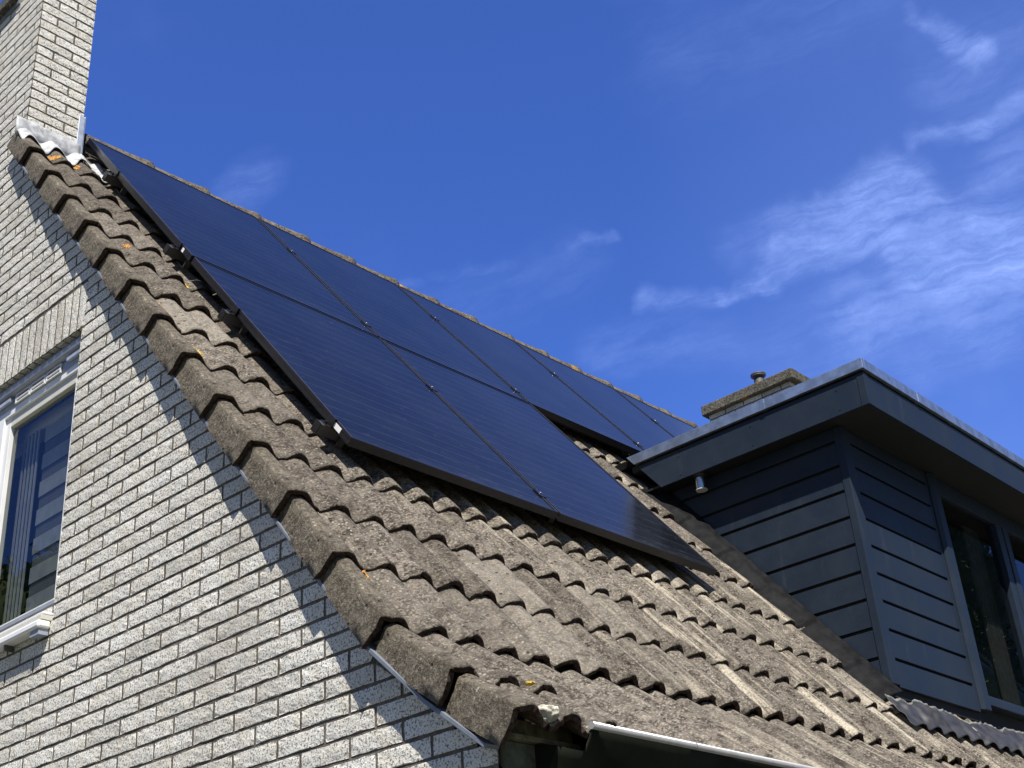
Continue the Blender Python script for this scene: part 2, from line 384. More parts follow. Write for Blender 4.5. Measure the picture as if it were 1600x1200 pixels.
def mortar_strip(u0, u1, z0, z1):
    if u1-u0 < .002: return
    i = [mo.V(*to_gable(u, z, -.0042)) for u, z in ((u0, z0), (u1, z0), (u1, z1), (u0, z1))]; mo.F(i)
for k in range(k0, k1+1):
    z0 = Z0C+k*CH; z1 = z0+CH-JT; zc = (z0+z1)/2
    top = zc > 2.55
    ymin = 2.15 if zc > 2.50 else wall_min_y(z1); ymax = 3.15 if (wall_max_y(zc) < 3.15 and zc > 1.5) else wall_max_y(zc)
    if zc > 2.50: ymax = 3.15 if zc < 3.60 else 2.425
    off = 1.344-.0052 if k % 2 == 0 else 1.234-.0052+.0
    segs = [(ymin, ymax)]
    if WZ0 < zc < WZ1+.25: segs = [(ymin, WY0-(0 if zc < WZ1 else .012)), (WY1, ymax)]
    for (a, b_) in segs:
        if b_ <= a: continue
        mortar_strip(a, b_, z0-JT, z1)
        n0 = int((a-off)/BL)-2
        u = off+n0*BL
        while u < b_:
            p, q = max(u, a), min(u+BL-JT, b_)
            if q-p > .02:
                brick_face(gb, to_gable, p, q, z0, z1)
            u += BL
# soldier course above the window, deep so that its underside shows
y = WY0-.012
while y < WY1:
    R2 = brick_face(gb, to_gable, y+.001, y+CH-JT+.001, WZ1, WZ1+.238-JT)
    gb.box((WX+.0046, y+.002, WZ1+.001), (WX+.12, y+CH-JT, WZ1+.2))
    mortar_strip(y-JT, y+CH-JT, WZ1+.001, WZ1+.24)
    y += CH
gb.build('gable_brickwork', [M_brick, M_mortar], house, fix=False)
# thick masonry behind the bricks: reveals of the window and backing of the mortar
for y0_, y1_, z0_, z1_ in ((WY0-.10, WY0, WZ0-.0, WZ1), (WY1, WY1+.1, WZ0, WZ1)):
    mo.box((WX+.009, y0_, z0_), (WX+.2, y1_, z1_))
mo.box((WX+.011, WY0-.1, WZ0-.10), (WX+.2, WY1+.1, WZ0-.001))
mo.build('mortar_bed', M_mortar, house, fix=False)

# corner return and the other walls
fw = MB()
fw.box((WX+.012, -.985, GROUND), (9.8, -.80, -1.42)); fw.box((WX+.012, 5.5, GROUND), (9.8, 5.66, -1.25)); fw.box((9.7, -.80, GROUND), (9.8, 5.5, -1.3))
fw.prism([(-.8, -1.3), (5.5, -1.3), (2.345, 2.60)], 0, 9.7, 9.8)
fw.build('outer_wall', M_front, house)
rf = MB()                       # returns of brick on the front of the corner, in the shade of the eave
to_front = lambda u, z, d: (u, -.985-d, z)
for k in range(k0, 0):
    z0 = Z0C+k*CH; z1 = z0+CH-JT
    if z1 > -1.42 or z1 < -2.6: continue
    for u0 in (0, 1, 2, 3, 4, 5):
        a = WX+(.105 if k % 2 else 0)*1.0+u0*BL-(BL if k % 2 else 0)
        brick_face(rf, to_front, max(a, WX+.004), a+BL-JT, z0, z1)
rf.build('front_brickwork', [M_brick, M_mortar], house, fix=False)

# ---- chimney on the gable
chim = MB()
CX1, CYF = -.062, 2.15
to_cf = lambda u, z, d: (u, CYF-d, z)
to_cr = lambda u, z, d: (CX1+d, u, z)
for k in range(int((2.2-Z0C)/CH), k1+1):
    z0 = Z0C+k*CH; z1 = z0+CH-JT
    if k % 2 == 0: ed = [(WX+.002, WX+.209), (WX+.2195, CX1)]
    else: ed = [(WX+.002, WX+.099), (WX+.1095, CX1)]
    for a, b_ in ed: brick_face(chim, to_cf, a, b_, z0, z1)
    for j in range(5):
        a = CYF+j*BL-(0 if k % 2 else BL/2)
        if a+BL < (3.16 if z1 < 3.61 else 2.43) and a+BL-JT > CYF+.02: brick_face(chim, to_cr, max(a, CYF+.003), a+BL-JT, z0, z1)
chimney = chim.build('chimney', [M_brick, M_mortar], house, fix=False, label='tall white brick chimney rising from the gable edge')
cm = MB(); cm.box((WX+.0045, CYF+.0045, 2.0), (CX1-.0045, 3.145, 3.61)); cm.box((WX+.009, CYF+.008, 3.612), (CX1-.008, 2.42, 3.97)); cm.build('mortar_core', M_mortar, chimney)
cc = MB(); cc.box((WX-.012, 2.43, 3.615), (CX1+.012, 3.17, 3.640)); cc.build('lead_tray', M_trim, chimney)
cc = MB(); cc.box((WX-.045, 2.44, 3.641), (CX1+.045, 3.20, 3.72)); cc.build('chimney_cap', M_cap, chimney, bevel=.008)

# ---- roof deck (solid under the tiles, both slopes)
rd = MB()
a = [(-.60, -1.04), (RY, RZ-.16), (5.75, -1.55), (5.75, -1.70), (RY, RZ-.34), (-.55, -1.16)]
deckp = []
def slope_pt(s, n): p = s*S+n*N; return (p.y, p.z)
fr = [slope_pt(-1.0, -.145), slope_pt(3.56, -.145)]
deck = [(-1.0, -1.36), (-.64, -1.09), fr[0], fr[1], (RY, RZ-.12), (5.72, RZ-.12-(5.72-RY)*math.tan(HB)), (5.72, RZ-.27-(5.72-RY)*math.tan(HB)), (RY, RZ-.27), slope_pt(-1.0, -.19), (-.66, -1.14), (-1.0, -1.42)]
rd.prism(deck, 0, WX+.013, 9.9)
roof = rd.build('roof', M_wood2, house, fix=True, label='steep roof of weathered grey interlocking concrete tiles')

# ---- concrete interlocking tiles
PX, X0 = .1505, -.3775
VAL = .043
def prof(x):
    q = (x-X0)/PX; u = abs(q-round(q))*2
    return -VAL*(.5-.5*math.cos(math.pi*u**1.22))
def tile(mb, x0, x1, s0, L, n0, drop, nseg=16, jit=1.0, hole=None, pf=prof, thick=.017, vseg=4, edge_lift=.0):
    """shell: butt at s0, sloping back under the next course"""
    dn = rnd.uniform(-.0028, .0028)*jit; ds = rnd.uniform(-.008, .008)*jit; tx = rnd.uniform(-.006, .006)*jit; sk = rnd.uniform(-.012, .012)*jit
    if callable(pf): pts = [(x0+(x1-x0)*k/nseg, pf(x0+(x1-x0)*k/nseg)) for k in range(nseg+1)]
    else: pts = pf
    nrm = []
    for k in range(len(pts)):
        a = Vector(pts[max(0, k-1)]); b_ = Vector(pts[min(len(pts)-1, k+1)]); t_ = (b_-a).normalized(); nrm.append(Vector((t_.y, -t_.x)))
    ss = [.0, .004, .03, L*.35, L*.7, L]
    ed = [rnd.uniform(-.005, .005) for _ in pts]
    for k in range(len(pts)):       # chipped butt edges here and there
        if rnd.random() < .10: ed[k] += rnd.uniform(.003, .009)
    rows = []; under = []
    for j, s in enumerate(ss):
        r_ = []
        for k, (x, n) in enumerate(pts):
            e = ed[k] if j == 0 else ed[k]*.5 if j == 1 else 0
            nn = n0+n+dn+(x-(x0+x1)/2)*tx-drop*(1-.5*min(1, -n/VAL))*s/L + (-.0035-abs(ed[k])*.3 if j == 0 else 0)+(rnd.uniform(-.0009, .0009) if j > 1 else 0)
            if k in (0,) and j: nn += edge_lift
            r_.append((x+sk*s, s0+ds+s+e, nn))
        rows.append(r_)
    for j, s in enumerate((0.0, .10)):
        r_ = []
        for k, (x, n) in enumerate(pts):
            e = ed[k]+rnd.uniform(-.001, .001) if j == 0 else 0
            q = nrm[k]*thick
            nn = n0+n+dn+(x-(x0+x1)/2)*tx-drop*s/L
            jj = rnd.uniform(0, .004)
            r_.append((x+q.x, s0+ds+s+e+.002, nn+q.y-jj))
        under.append(r_)
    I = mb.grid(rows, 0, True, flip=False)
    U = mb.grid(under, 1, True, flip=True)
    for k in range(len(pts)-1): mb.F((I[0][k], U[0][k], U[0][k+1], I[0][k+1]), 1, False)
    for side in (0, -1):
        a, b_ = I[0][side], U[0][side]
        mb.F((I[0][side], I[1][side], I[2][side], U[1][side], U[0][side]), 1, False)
GA = .3425; SR0 = -1.133; H0 = -.080
tl = MB()
ncol = 33
for r_ in range(14):
    s0 = SR0+r_*GA
    for c in range(ncol):
        x0 = X0+PX/2+c*2*PX; x1 = x0+2*PX+.004
        if r_ == 13 and x0 < CX1-.03: continue
        L = GA+.045
        if r_ == 12 and x0 < CX1-.03: L = GA-.01
        if r_ == 13: L = .20
        if 3.2 < x0 and x1 < 6.4 and -.55 < s0 < .65: continue          # under the dormer
        far = c > 16
        tile(tl, x0, x1, s0, L, H0+(.0 if r_ < 13 else 0), .027, nseg=24 if c < 12 else 16 if not far else 12)
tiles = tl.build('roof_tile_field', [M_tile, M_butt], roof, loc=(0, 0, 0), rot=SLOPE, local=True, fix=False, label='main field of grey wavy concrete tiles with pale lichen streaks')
# ---- bell-cast eaves
K0 = Vector((-.647, -.929)); K1 = Vector((-.916, -1.138)); K2 = Vector((-1.116, -1.282))
def frame(p, q):        # local (x,s,n) with origin at crest butt point p, running up to q
    d = (q-p).normalized(); return Vector((0, p.x, p.y)), Matrix(((1, 0, 0), (0, d.x, -d.y), (0, d.y, d.x)))
ev = MB(); org, rt = frame(Vector((-1.090, -1.283)), Vector((-.640, -.929-.032)))
for c in range(1, ncol):
    x0 = X0+PX/2+c*2*PX
    tile(ev, x0, x0+2*PX+.004, 0, .575, 0, .0, nseg=26 if c < 12 else 14, jit=1.0)
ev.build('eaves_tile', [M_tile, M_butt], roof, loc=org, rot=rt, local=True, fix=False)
for (p, q, dz) in ((K1, K0-Vector((0, .028)), 0), (K2, K1-Vector((0, .026)), 0)):
    m = MB(); org, rt = frame(p, q); L = (q-p).length
    tile(m, X0+PX/2, X0+PX/2+2*PX+.004, 0, L+.03, 0, .0, nseg=28, jit=.6)
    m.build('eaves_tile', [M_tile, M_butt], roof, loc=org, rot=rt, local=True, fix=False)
# ---- verge tiles: roll with a hanging skirt
VP = [(-.054, -.118), (-.052, -.085), (-.050, -.050), (-.0495, -.020), (-.047, -.0125), (-.042, -.0095), (-.030, -.004), (-.015, .000), (0, .001), (.012, -.004), (.024, -.012), (.036, -.022), (.048, -.031), (.060, -.037), (.076, -.040)]
def verge(p_loc, p_rot, L, drop=.026):
    m = MB(); x = X0
    fl = rnd.uniform(-.002, .002)
    pts = [(x+a+fl*(-1 if b_ < -.05 else 0), b_) for a, b_ in VP]
    # flare: the skirt stands a little further out at its lower end
    tile(m, x-.05, x+.075, 0, L, 0, drop, pf=pts, jit=.8, thick=.016)
    vs = []
    for (a, b_, c) in m.v:
        if a < x-.02: a -= (.027*max(0., 1-b_/(L-.03))-.008)*min(1, max(0, x-.02-a)/.02)
        vs.append((a, b_, c))
    m.v = vs
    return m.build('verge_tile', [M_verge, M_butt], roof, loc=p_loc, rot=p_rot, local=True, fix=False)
for r_ in range(13):
    s0 = SR0+r_*GA; p = s0*S+H0*N
    verge((0, p.y, p.z), SLOPE, GA+.03 if r_ < 12 else GA-.005)
for p, q in ((K1, K0-Vector((0, .028))), (K2, K1-Vector((0, .026)))):
    org, rt = frame(p, q); verge(org, rt, (q-p).length+.02, 0)
# orange and yellow lichen cushions on the verge side
def cushion(name, M, x, s, n, rx, rs, cnt, seed):
    r2 = random.Random(seed); m = MB()
    for k in range(cnt*2):
        a = r2.uniform(0, 6.28); q = r2.random()**.6
        cx, cs = x+math.cos(a)*rx*q, s+math.sin(a)*rs*q; r_ = r2.uniform(.002, .0065)
        nn = H0+prof(cx)-.027*(1-.5*min(1, -prof(cx)/VAL))*(((cs-SR0) % GA)/(GA+.045))+.0050
        top = m.V(cx, cs, nn+r_*.45); ring = [m.V(cx+r_*math.cos(t)*r2.uniform(.6, 1.2), cs+r_*math.sin(t)*r2.uniform(.6, 1.2), nn-.004) for t in [6.283*i/7 for i in range(7)]]
        for i in range(7): m.F((top, ring[i], ring[(i+1) % 7]), 0, True)
    return m.build(name, M, roof, loc=(0, 0, 0), rot=SLOPE, local=True, fix=False)
def roofpt(x, y, h):
    d = (cf+(x-800)/FPX*cr-(y-600)/FPX*cu); C = Vector(CAM); t = ((-h*N-C).dot(N))/d.dot(N); p = C+t*d
    return p.x, p.dot(S)
for i, (px_, py_, M, rx, rs, cnt) in enumerate(((84, 243, M_lichen, .035, .03, 60), (121, 257, M_lichen, .018, .03, 34), (199, 383, M_lichen, .018, .025, 16), (258, 474, M_lichen, .02, .024, 26), (262, 478, M_lichen, .01, .012, 8),
                                                 (312, 541, M_lichy, .022, .03, 40), (318, 546, M_lichen, .012, .014, 8), (576, 889, M_lichen, .016, .012, 14), (295, 441, M_lichy, .012, .012, 10), (386, 480, M_lichy, .012, .02, 12))):
    x, s = roofpt(px_, py_, .098)
    cushion('lichen_patch', M, x, s, H0-.010, rx, rs, cnt, i)
# small yellow lichen + white cement lump at the eaves corner
def lump(name, M, c, r_, sc, seed, parent):
    bm = bmesh.new(); bmesh.ops.create_icosphere(bm, subdivisions=4, radius=1)
    for v_ in bm.verts:
        q = 1+.35*noise.noise(v_.co*2.2+Vector((seed, 0, 0)))+.12*noise.noise(v_.co*7+Vector((seed, 3, 0)))
        v_.co = Vector((v_.co.x*sc[0], v_.co.y*sc[1], v_.co.z*sc[2]))*q*r_
    me = bpy.data.meshes.new(name); bm.to_mesh(me); bm.free(); me.materials.append(M)
    for p in me.polygons: p.use_smooth = True
    return link(name, me, parent, c)
lump('cement_lump', M_mort, (-.302, -1.078, -1.290), .038, (.80, 1.2, .62), 1, roof)
lump('lichen_patch', M_lichy, (-.205, -.955, -1.165), .011, (1, 1.3, .5), 5, roof)

# ---- verge trim under the skirts
vt = MB()
def strip(path, xa, xb, th, mb, m=0):
    for i in range(len(path)-1):
        (y0_, z0_), (y1_, z1_) = path[i], path[i+1]
        d = Vector((y1_-y0_, z1_-z0_)).normalized(); nn = Vector((-d.y, d.x))*th
        if nn.y < 0: nn = -nn
        mb.prism([(y0_, z0_), (y1_, z1_), (y1_+nn.x, z1_+nn.y), (y0_+nn.x, z0_+nn.y)], 0, xa, xb, m)
tp = [slope_pt(3.18, -.208), slope_pt(-1.10, -.208)]
strip([tp[0], tp[1]], -.430, WX+.004, .010, vt)
strip([(tp[1][0]-.001, tp[1][1]-.004), (-.775, -1.209), (-.988, -1.370)], -.436, WX+.004, .012, vt)
vt.build('verge_trim', M_trim, house, bevel=.0015)
# wooden verge board behind skirts, over the brick
vb = MB(); strip([slope_pt(3.1, -.188), slope_pt(-1.1, -.188)], WX-.022, WX+.02, .04, vb); vb.build('verge_board', M_wood2, house)

# ---- ridge tiles
ridge_c = (2.345, 2.700)
xk = .06
i = 0
while xk < 9.8:
    m = MB(); L = .385; n_ = 16
    jx, jz = rnd.uniform(-.004, .004), rnd.uniform(-.004, .004)
    rows = []; inner = []
    for x, rr in ((xk-.05, .112), (xk+L*.5, .118), (xk+L-.06, .125), (xk+L-.045, .129), (xk+L, .131)):
        rows.append([(x, ridge_c[0]+(rr+rnd.uniform(-.0015, .0015))*math.cos(t), ridge_c[1]+jz+(rr+rnd.uniform(-.0015, .0015))*math.sin(t)) for t in [math.pi*(-.04+1.08*k/n_) for k in range(n_+1)]])
    inner = [[(p[0], ridge_c[0]+(p[1]-ridge_c[0])*.86, ridge_c[1]+(p[2]-ridge_c[1])*.86) for p in r_] for r_ in (rows[0], rows[-1])]
    A = m.grid(rows, 0, True); B = m.grid(inner, 0, True)
    for k in range(n_): m.F((A[-1][k], A[-1][k+1], B[-1][k+1], B[-1][k])); m.F((A[0][k], A[0][k+1], B[0][k+1], B[0][k]))
    for k in (0, n_):
        m.F((A[0][k], A[1][k], A[2][k], A[3][k], A[4][k], B[1][k], B[0][k]))
    m.build('ridge_tile', M_ridge, roof, fix=True)
    xk += L; i += 1
mr = MB(); mr.cyl((CX1+.02, ridge_c[0], ridge_c[1]-.03), (9.8, ridge_c[0], ridge_c[1]-.03), .095, n=14); mr.build('ridge_mortar', M_mortar, roof)
# rear slope covering
rs_ = MB(); tn = math.tan(HB)
rs_.prism([(RY-.02, RZ-.05), (5.85, RZ-.05-(5.85-RY+.02)*tn), (5.85, RZ-.10-(5.85-RY+.02)*tn), (RY-.02, RZ-.10)], 0, CX1+.005, 9.95)
ys_ = 3.17; zs_ = RZ-.05-(ys_-RY+.02)*tn
rs_.prism([(ys_, zs_), (5.85, RZ-.05-(5.85-RY+.02)*tn), (5.85, RZ-.10-(5.85-RY+.02)*tn), (ys_, zs_-.05)], 0, -.43, CX1+.004)
rs_.build('rear_slope', M_tile, roof)

# ---- chimney flashing
fl = MB()
def drape(x, s, lift=.004): return (x, s, H0+prof(x)+lift-.0)
rows = []
nx = 52
for j in range(9):
    row = []
    for k in range(nx+1):
        x = -.432+(.0-(-.432)+.05)*k/nx
        q = (x-X0)/PX; u = abs(q-round(q))
        s_low = 3.105+.105*(.5+.5*math.cos(2*math.pi*(q)))*.9+.014*noise.noise(Vector((x*20, 0, 0)))
        s_top = 3.40 if -.385 < x < CX1 else 3.29
        s = s_low+(s_top-s_low)*j/8
        row.append((x, s, H0+prof(x)*(1-.35*j/8)-.020*(s-2.977)/GA+.012+.010*(j/8)+.004*noise.noise(Vector((x*25, s*25, 0)))))
    rows.append(row)
fl.grid(rows, 0, True)
o = fl.build('chimney_flashing', M_leadw, chimney, loc=(0, 0, 0), rot=SLOPE, local=True)
sd = o.modifiers.new('solid', 'SOLIDIFY'); sd.thickness = .003
fu = MB()                                       # upstand on the brick face and the soldered corner strip
rows = []
for j, (dy, z) in enumerate(((-.012, 2.45), (-.011, 2.51), (-.008, 2.548), (-.006, 2.575), (-.002, 2.580))):
    rows.append([(x, CYF+dy+.002*noise.noise(Vector((x*30, j, 0))), z+.004*noise.noise(Vector((x*12, 0, 0)))) for x in [-.442+(.375)*k/20 for k in range(21)]])
fu.grid(rows, 0, True)
o = fu.build('chimney_flashing', M_leadw, chimney); sd = o.modifiers.new('solid', 'SOLIDIFY'); sd.thickness = .003
fc = MB(); fc.box((CX1-.03, CYF-.007, 2.50), (CX1+.008, CYF+.002, 2.775)); fc.box((CX1+.002, CYF-.007, 2.50), (CX1+.010, CYF+.12, 2.78))
fc.build('corner_flashing', M_zinc2, chimney, bevel=.002)
sk_ = MB(); rows = []                            # crumpled soaker on the tiles right of the chimney
for j in range(10):
    row = []
    for k in range(18):
        x = -.035+.155*k/17; s = 2.985+.03*k/17+(.30-.10*k/17)*j/9
        row.append((x, s, H0+prof(x)*.9-.022*(s-2.977)/GA+.012+.014*abs(noise.noise(Vector((x*22, s*14, 4))))))
    rows.append(row)
sk_.grid(rows, 0, True); o = sk_.build('chimney_soaker', M_leadw, chimney, loc=(0, 0, 0), rot=SLOPE, local=True); sd = o.modifiers.new('solid', 'SOLIDIFY'); sd.thickness = .003

# ---- gutter and eaves boards
gt = MB()
gp = [(-1.106, -1.302), (-1.104, -1.312), (-1.094, -1.330), (-1.079, -1.356), (-1.062, -1.384), (-1.044, -1.414), (-1.028, -1.442), (-1.020, -1.456), (-1.014, -1.462), (-1.008, -1.458), (-1.006, -1.43), (-1.005, -1.39), (-1.004, -1.34)]
GX0, GX1 = -.262, 9.9
xs_ = [GX0, -.148, -.144, .30, .302, .306, .308, 2.8, 9.9]
rows = []
for x in xs_:
    k_ = 1.0 if x not in (.302, .306) else .985
    rows.append([(x, max(p[0], -1.074) if x < -.146 else -1.06+(p[0]+1.06)*k_, min(p[1], -1.364) if (x < -.146 and i_ < 6) else -1.40+(p[1]+1.40)*k_) for i_, p in enumerate(gp)])
gt.grid(rows, 0, True)
gt.F([gt.V(GX0, max(p[0], -1.074), min(p[1], -1.364) if i_ < 6 else p[1]) for i_, p in enumerate(gp)])
gutter = gt.build('gutter', M_gut, house, fix=False, label='dark green gutter with pale rounded rim under the eaves')
sd = gutter.modifiers.new('solid', 'SOLIDIFY'); sd.thickness = .004; sd.offset = 1
bd = MB(); bd.cyl((-.150, -1.108, -1.302), (9.9, -1.108, -1.302), .0105, n=14); bd.build('gutter_rim', M_bead, gutter)
gbk = MB(); gbk.cyl((.305, -1.108, -1.302), (.300, -1.108, -1.302), .0115, n=12); gbk.build('gutter_joint', M_bead, gutter)
eb = MB()
eb.box((WX+.006, -1.000, -1.330), (-.10, -.975, -1.285)); eb.build('eaves_board', M_wood, house, bevel=.003)
eb = MB(); eb.box((WX+.010, -1.025, -1.345), (-.10, -.976, -1.3305)); eb.build('eaves_ledge', M_wood, house, bevel=.002)
eb = MB(); eb.box((WX+.012, -1.004, -1.60), (-.10, -.987, -1.3455)); eb.build('eaves_board', M_wood2, house, bevel=.003)
eb = MB(); eb.box((-.0995, -1.0, -1.60), (9.8, -.986, -1.33)); eb.build('eaves_board', M_wood2, house)

# ---- gable window
win = MB(); FX = WX+.055
def fr_box(m, y0_, y1_, z0_, z1_, x0_=FX, x1_=FX+.06): m.box((x0_, y0_, z0_), (x1_, y1_, z1_))
Wt = .815
fr_box(win, 1.325, 1.415, -.325, Wt); fr_box(win, 2.065, 2.175, -.325, Wt); fr_box(win, 3.15, 3.26, -.325, Wt)
fr_box(win, 1.415, 2.065, .775, Wt); fr_box(win, 2.175, 3.15, .775, Wt); fr_box(win, 1.415, 2.065, -.325, -.275); fr_box(win, 2.175, 3.15, -.325, -.275)
window = win.build('gable_window', M_white, house, bevel=.003, label='white framed gable window with striped roller blind behind the glass')
for (a, b_) in ((1.416, 2.064), (2.176, 3.149)):
    m = MB(); x0_, x1_ = FX+.012, FX+.05
    for q in ((a, a+.042, -.274, .774), (b_-.042, b_, -.274, .774)): m = MB(); m.box((x0_, q[0], q[2]), (x1_, q[1], q[3])); m.build('sash_stile', M_white, window, bevel=.002)
    for z_, z2_ in ((.725, .774), (-.274, -.262)): m = MB(); m.box((x0_, a+.043, z_), (x1_, b_-.043, z2_)); m.build('sash_rail', M_cream, window, bevel=.002)
    m = MB(); m.F([m.V(FX+.032, y_, z_) for y_, z_ in ((b_-.04, -.265), (a+.04, -.265), (a+.04, .728), (b_-.04, .728))]); m.build('glass_pane', M_glass, window, fix=False)
m = MB(); m.box((FX-.003, 1.40, -.296), (FX-.0005, 3.2, -.279)); m.build('drip_groove', M_cass, window)
m = MB(); m.box((WX-.040, 1.331, -.3835), (FX+.02, 3.35, -.3715)); m.build('window_sill', M_white, window, bevel=.003)
m = MB(); m.box((WX-.045, 1.332, -.4045), (FX, 3.35, -.384)); m.build('window_sill', M_cream, window, bevel=.002)
m = MB(); m.box((WX-.056, 1.331, -.438), (WX-.001, 3.36, -.405)); m.build('window_sill', M_white, window, bevel=.009)
for yb in (1.34, 1.60, 1.86, 2.12): 
    m = MB(); m.box((WX-.045, yb, -.462), (WX-.004, yb+(.065 if yb == 1.34 else .008), -.4385)); m.build('sill_bracket', M_cass if yb == 1.34 else M_alud, window)
cs = MB(); pr_ = [(FX-.002, .927), (FX-.028, .915), (FX-.036, .895), (FX-.030, .872), (FX-.004, .862)]
cs.prism([(p[0], p[1]) for p in pr_], 1, 1.322, 3.24)
# prism with axis 1 inserts y: poly is (x, z)
cs.build('sunscreen_cassette', M_cass, window, bevel=.003)
vn = MB(); vn.box((FX-.004, 1.33, .812), (FX+.05, 3.24, .860)); vn.build('head_board', M_cass, window)
for q in range(3):
    ya = 1.56+q*.135
    m = MB()
    m.box((FX-.014, ya, .812), (FX-.006, ya+.125, .818)); m.box((FX-.014, ya, .832), (FX-.006, ya+.125, .838)); m.box((FX-.014, ya, .852), (FX-.006, ya+.125, .858))
    for e in (ya, ya+.118): m.box((FX-.014, e, .8185), (FX-.006, e+.007, .8315)); m.box((FX-.014, e, .8385), (FX-.006, e+.007, .8515))
    m.box((FX-.0055, ya, .812), (FX-.0045, ya+.125, .858), 1)
    m.build('vent_grille', [M_white, M_dark], window)
for ya in (1.372, 1.99):
    m = MB(); m.box((FX-.022, ya, .838), (FX-.006, ya+.125, .854)); m.build('vent_slider', M_zinc2, window)
bl = MB(); zz = .70; k = 0
while zz > -.30:                      # day-and-night blind: dense and sheer bands
    bl.box((WX+.17, 1.40, zz-.075), (WX+.173, 1.885, zz), 0); bl.box((WX+.176, 1.40, zz-.1365), (WX+.178, 1.885, zz-.0755), 1); zz -= .137
bl.build('roller_blind', [M_blind, M_blind2], window)
m = MB(); m.box((WX+.16, 1.42, .70), (WX+.23, 3.1, .77)); m.build('blind_box', M_white, window)
m = MB()
for q in range(9): m.box((WX+.15+.01*(q % 2), 1.90+q*.016, -.27), (WX+.156+.01*(q % 2), 1.912+q*.016, .70))
m.build('curtain', M_blind, window)
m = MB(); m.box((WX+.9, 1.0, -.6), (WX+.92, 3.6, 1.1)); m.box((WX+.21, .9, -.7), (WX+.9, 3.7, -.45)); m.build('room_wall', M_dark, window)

# ------------------------------------------------------------------ DORMER
XF, XC, YP, YF, DX1 = 3.01, 3.14, -.365, -.622, 6.3
ZS = .905
GR = [-.37, -.218, -.067, .082, .232, .384, .533, .679, .82]
def roof_y(z, n): # y on plane n at height z
    return (z*N.z-n)/(-N.y)
dormer_body = MB()
poly = [(YP+.03, -.56), (YP+.03, ZS+.12), (roof_y(ZS+.12, -.12), ZS+.12), (roof_y(-.56, -.12)+.0, -.56)]
poly = [(YP+.03, -.56), (YP+.03, ZS+.12), (1.05, ZS+.12)]
# cheeks as dark backing, slab roof
dormer_body.prism([(YP+.03, -.56), (YP+.03, ZS+.1), (roof_y(ZS+.1, -.10), ZS+.1)], 0, XC+.024, XC+.06)
rc_ = MB(); rc_.prism([(YP+.03, -.56), (YP+.03, ZS+.1), (roof_y(ZS+.1, -.10), ZS+.1)], 0, DX1-.06, DX1-.024)
bb_ = MB(); bb_.box((XC+.061, YP+.026, -.56), (4.19, YP+.05, ZS))
dormer = dormer_body.build('dormer', M_dark, house, label='flat roofed dormer clad in anthracite boards')
rc_.build('cheek_wall', M_anth, dormer); bb_.build('front_backing', M_dark, dormer)
G2 = .0085
zs = [-.513]+GR+[ZS-.004]
cb = MB()
for i in range(len(zs)-1):
    a = zs[i]+(G2 if i else 0); b_ = zs[i+1]-(G2 if i < len(zs)-2 else 0)
    ya = YP+.047
    ra, rb = roof_y(a, -.045), roof_y(b_, -.045)
    if ra < ya+.002:
        zmin = (ya*(-N.y)-.045)/N.z
        if zmin > b_: continue
        cb.prism([(ya, max(a, zmin)), (ya, b_), (rb, b_), (max(ra, ya+.001), max(a, zmin))], 0, XC+.004, XC+.022) if zmin < a else cb.prism([(ya, zmin), (ya, b_), (rb, b_)], 0, XC+.004, XC+.022)
    else: cb.prism([(ya, a), (ya, b_), (rb, b_), (ra, a)], 0, XC+.004, XC+.022)
cb.build('cheek_cladding', M_anth, dormer, bevel=.0015)
fb = MB()
for i in range(len(zs)-1):
    a = zs[i]+(G2 if i else 0); b_ = zs[i+1]-(G2 if i < len(zs)-2 else 0)
    fb.box((XC+.084, YP+.004, a), (4.118, YP+.022, b_))
fb.build('front_cladding', M_anth, dormer, bevel=.0015)
for q in ((4.0945, 4.119), (XC+.083, XC+.0895)): fe = MB(); fe.box((q[0], YP+.0035, -.513), (q[1], YP+.0205, ZS-.004)); fe.build('cover_strip', M_anth, dormer)
cp = MB(); cp.prism([(XC, YP), (XC+.086, YP), (XC+.086, YP+.012), (XC+.012, YP+.012), (XC+.012, YP+.046), (XC, YP+.046)], 2, -.505, ZS-.003)
cp.build('corner_post', M_anth, dormer, bevel=.003)
# window wall
p2 = MB(); p2.prism([(4.120, YP-.004), (4.145, YP-.020), (4.215, YP-.020), (4.222, YP+.02), (4.222, YP+.07), (4.120, YP+.07)], 2, -.50, ZS-.003); p2.build('window_post', M_anth, dormer, bevel=.003)
wf = MB()
wf.box((4.2225, YP-.012, -.462), (DX1, YP+.06, -.415)); wf.box((4.2225, YP+.0, .795), (DX1, YP+.06, ZS-.003))
wf.box((4.99, YP-.006, -.413), (5.075, YP+.06, .793)); wf.box((5.078, YP-.012, -.413), (5.15, YP+.06, .793)); wf.box((6.1, YP-.006, -.413), (DX1, YP+.06, .793))
wf.build('window_frame', M_anth, dormer, bevel=.003)
wf = MB(); wf.box((4.224, YP+.012, -.413), (4.25, YP+.05, .793)); wf.box((4.2505, YP+.012, -.413), (4.9895, YP+.05, -.395)); wf.build('window_bead', M_anth, dormer, bevel=.002)
for a, b_ in ((4.252, 4.988), (5.152, 6.098)):
    m = MB(); m.F([m.V(x_, YP+.028, z_) for x_, z_ in ((a, -.394), (b_, -.394), (b_, .792), (a, .792))]); m.build('glass_pane', M_glass, dormer, fix=False)
cu_ = MB(); rows = []
for z in (-.40, .1, .78):
    rows.append([(4.80+.22*k/40*(1.0), YP+.14+.018*math.sin(k*1.1), z) for k in range(41)])
cu_.grid(rows, 0, True); cu_.build('curtain', M_curtain, dormer)
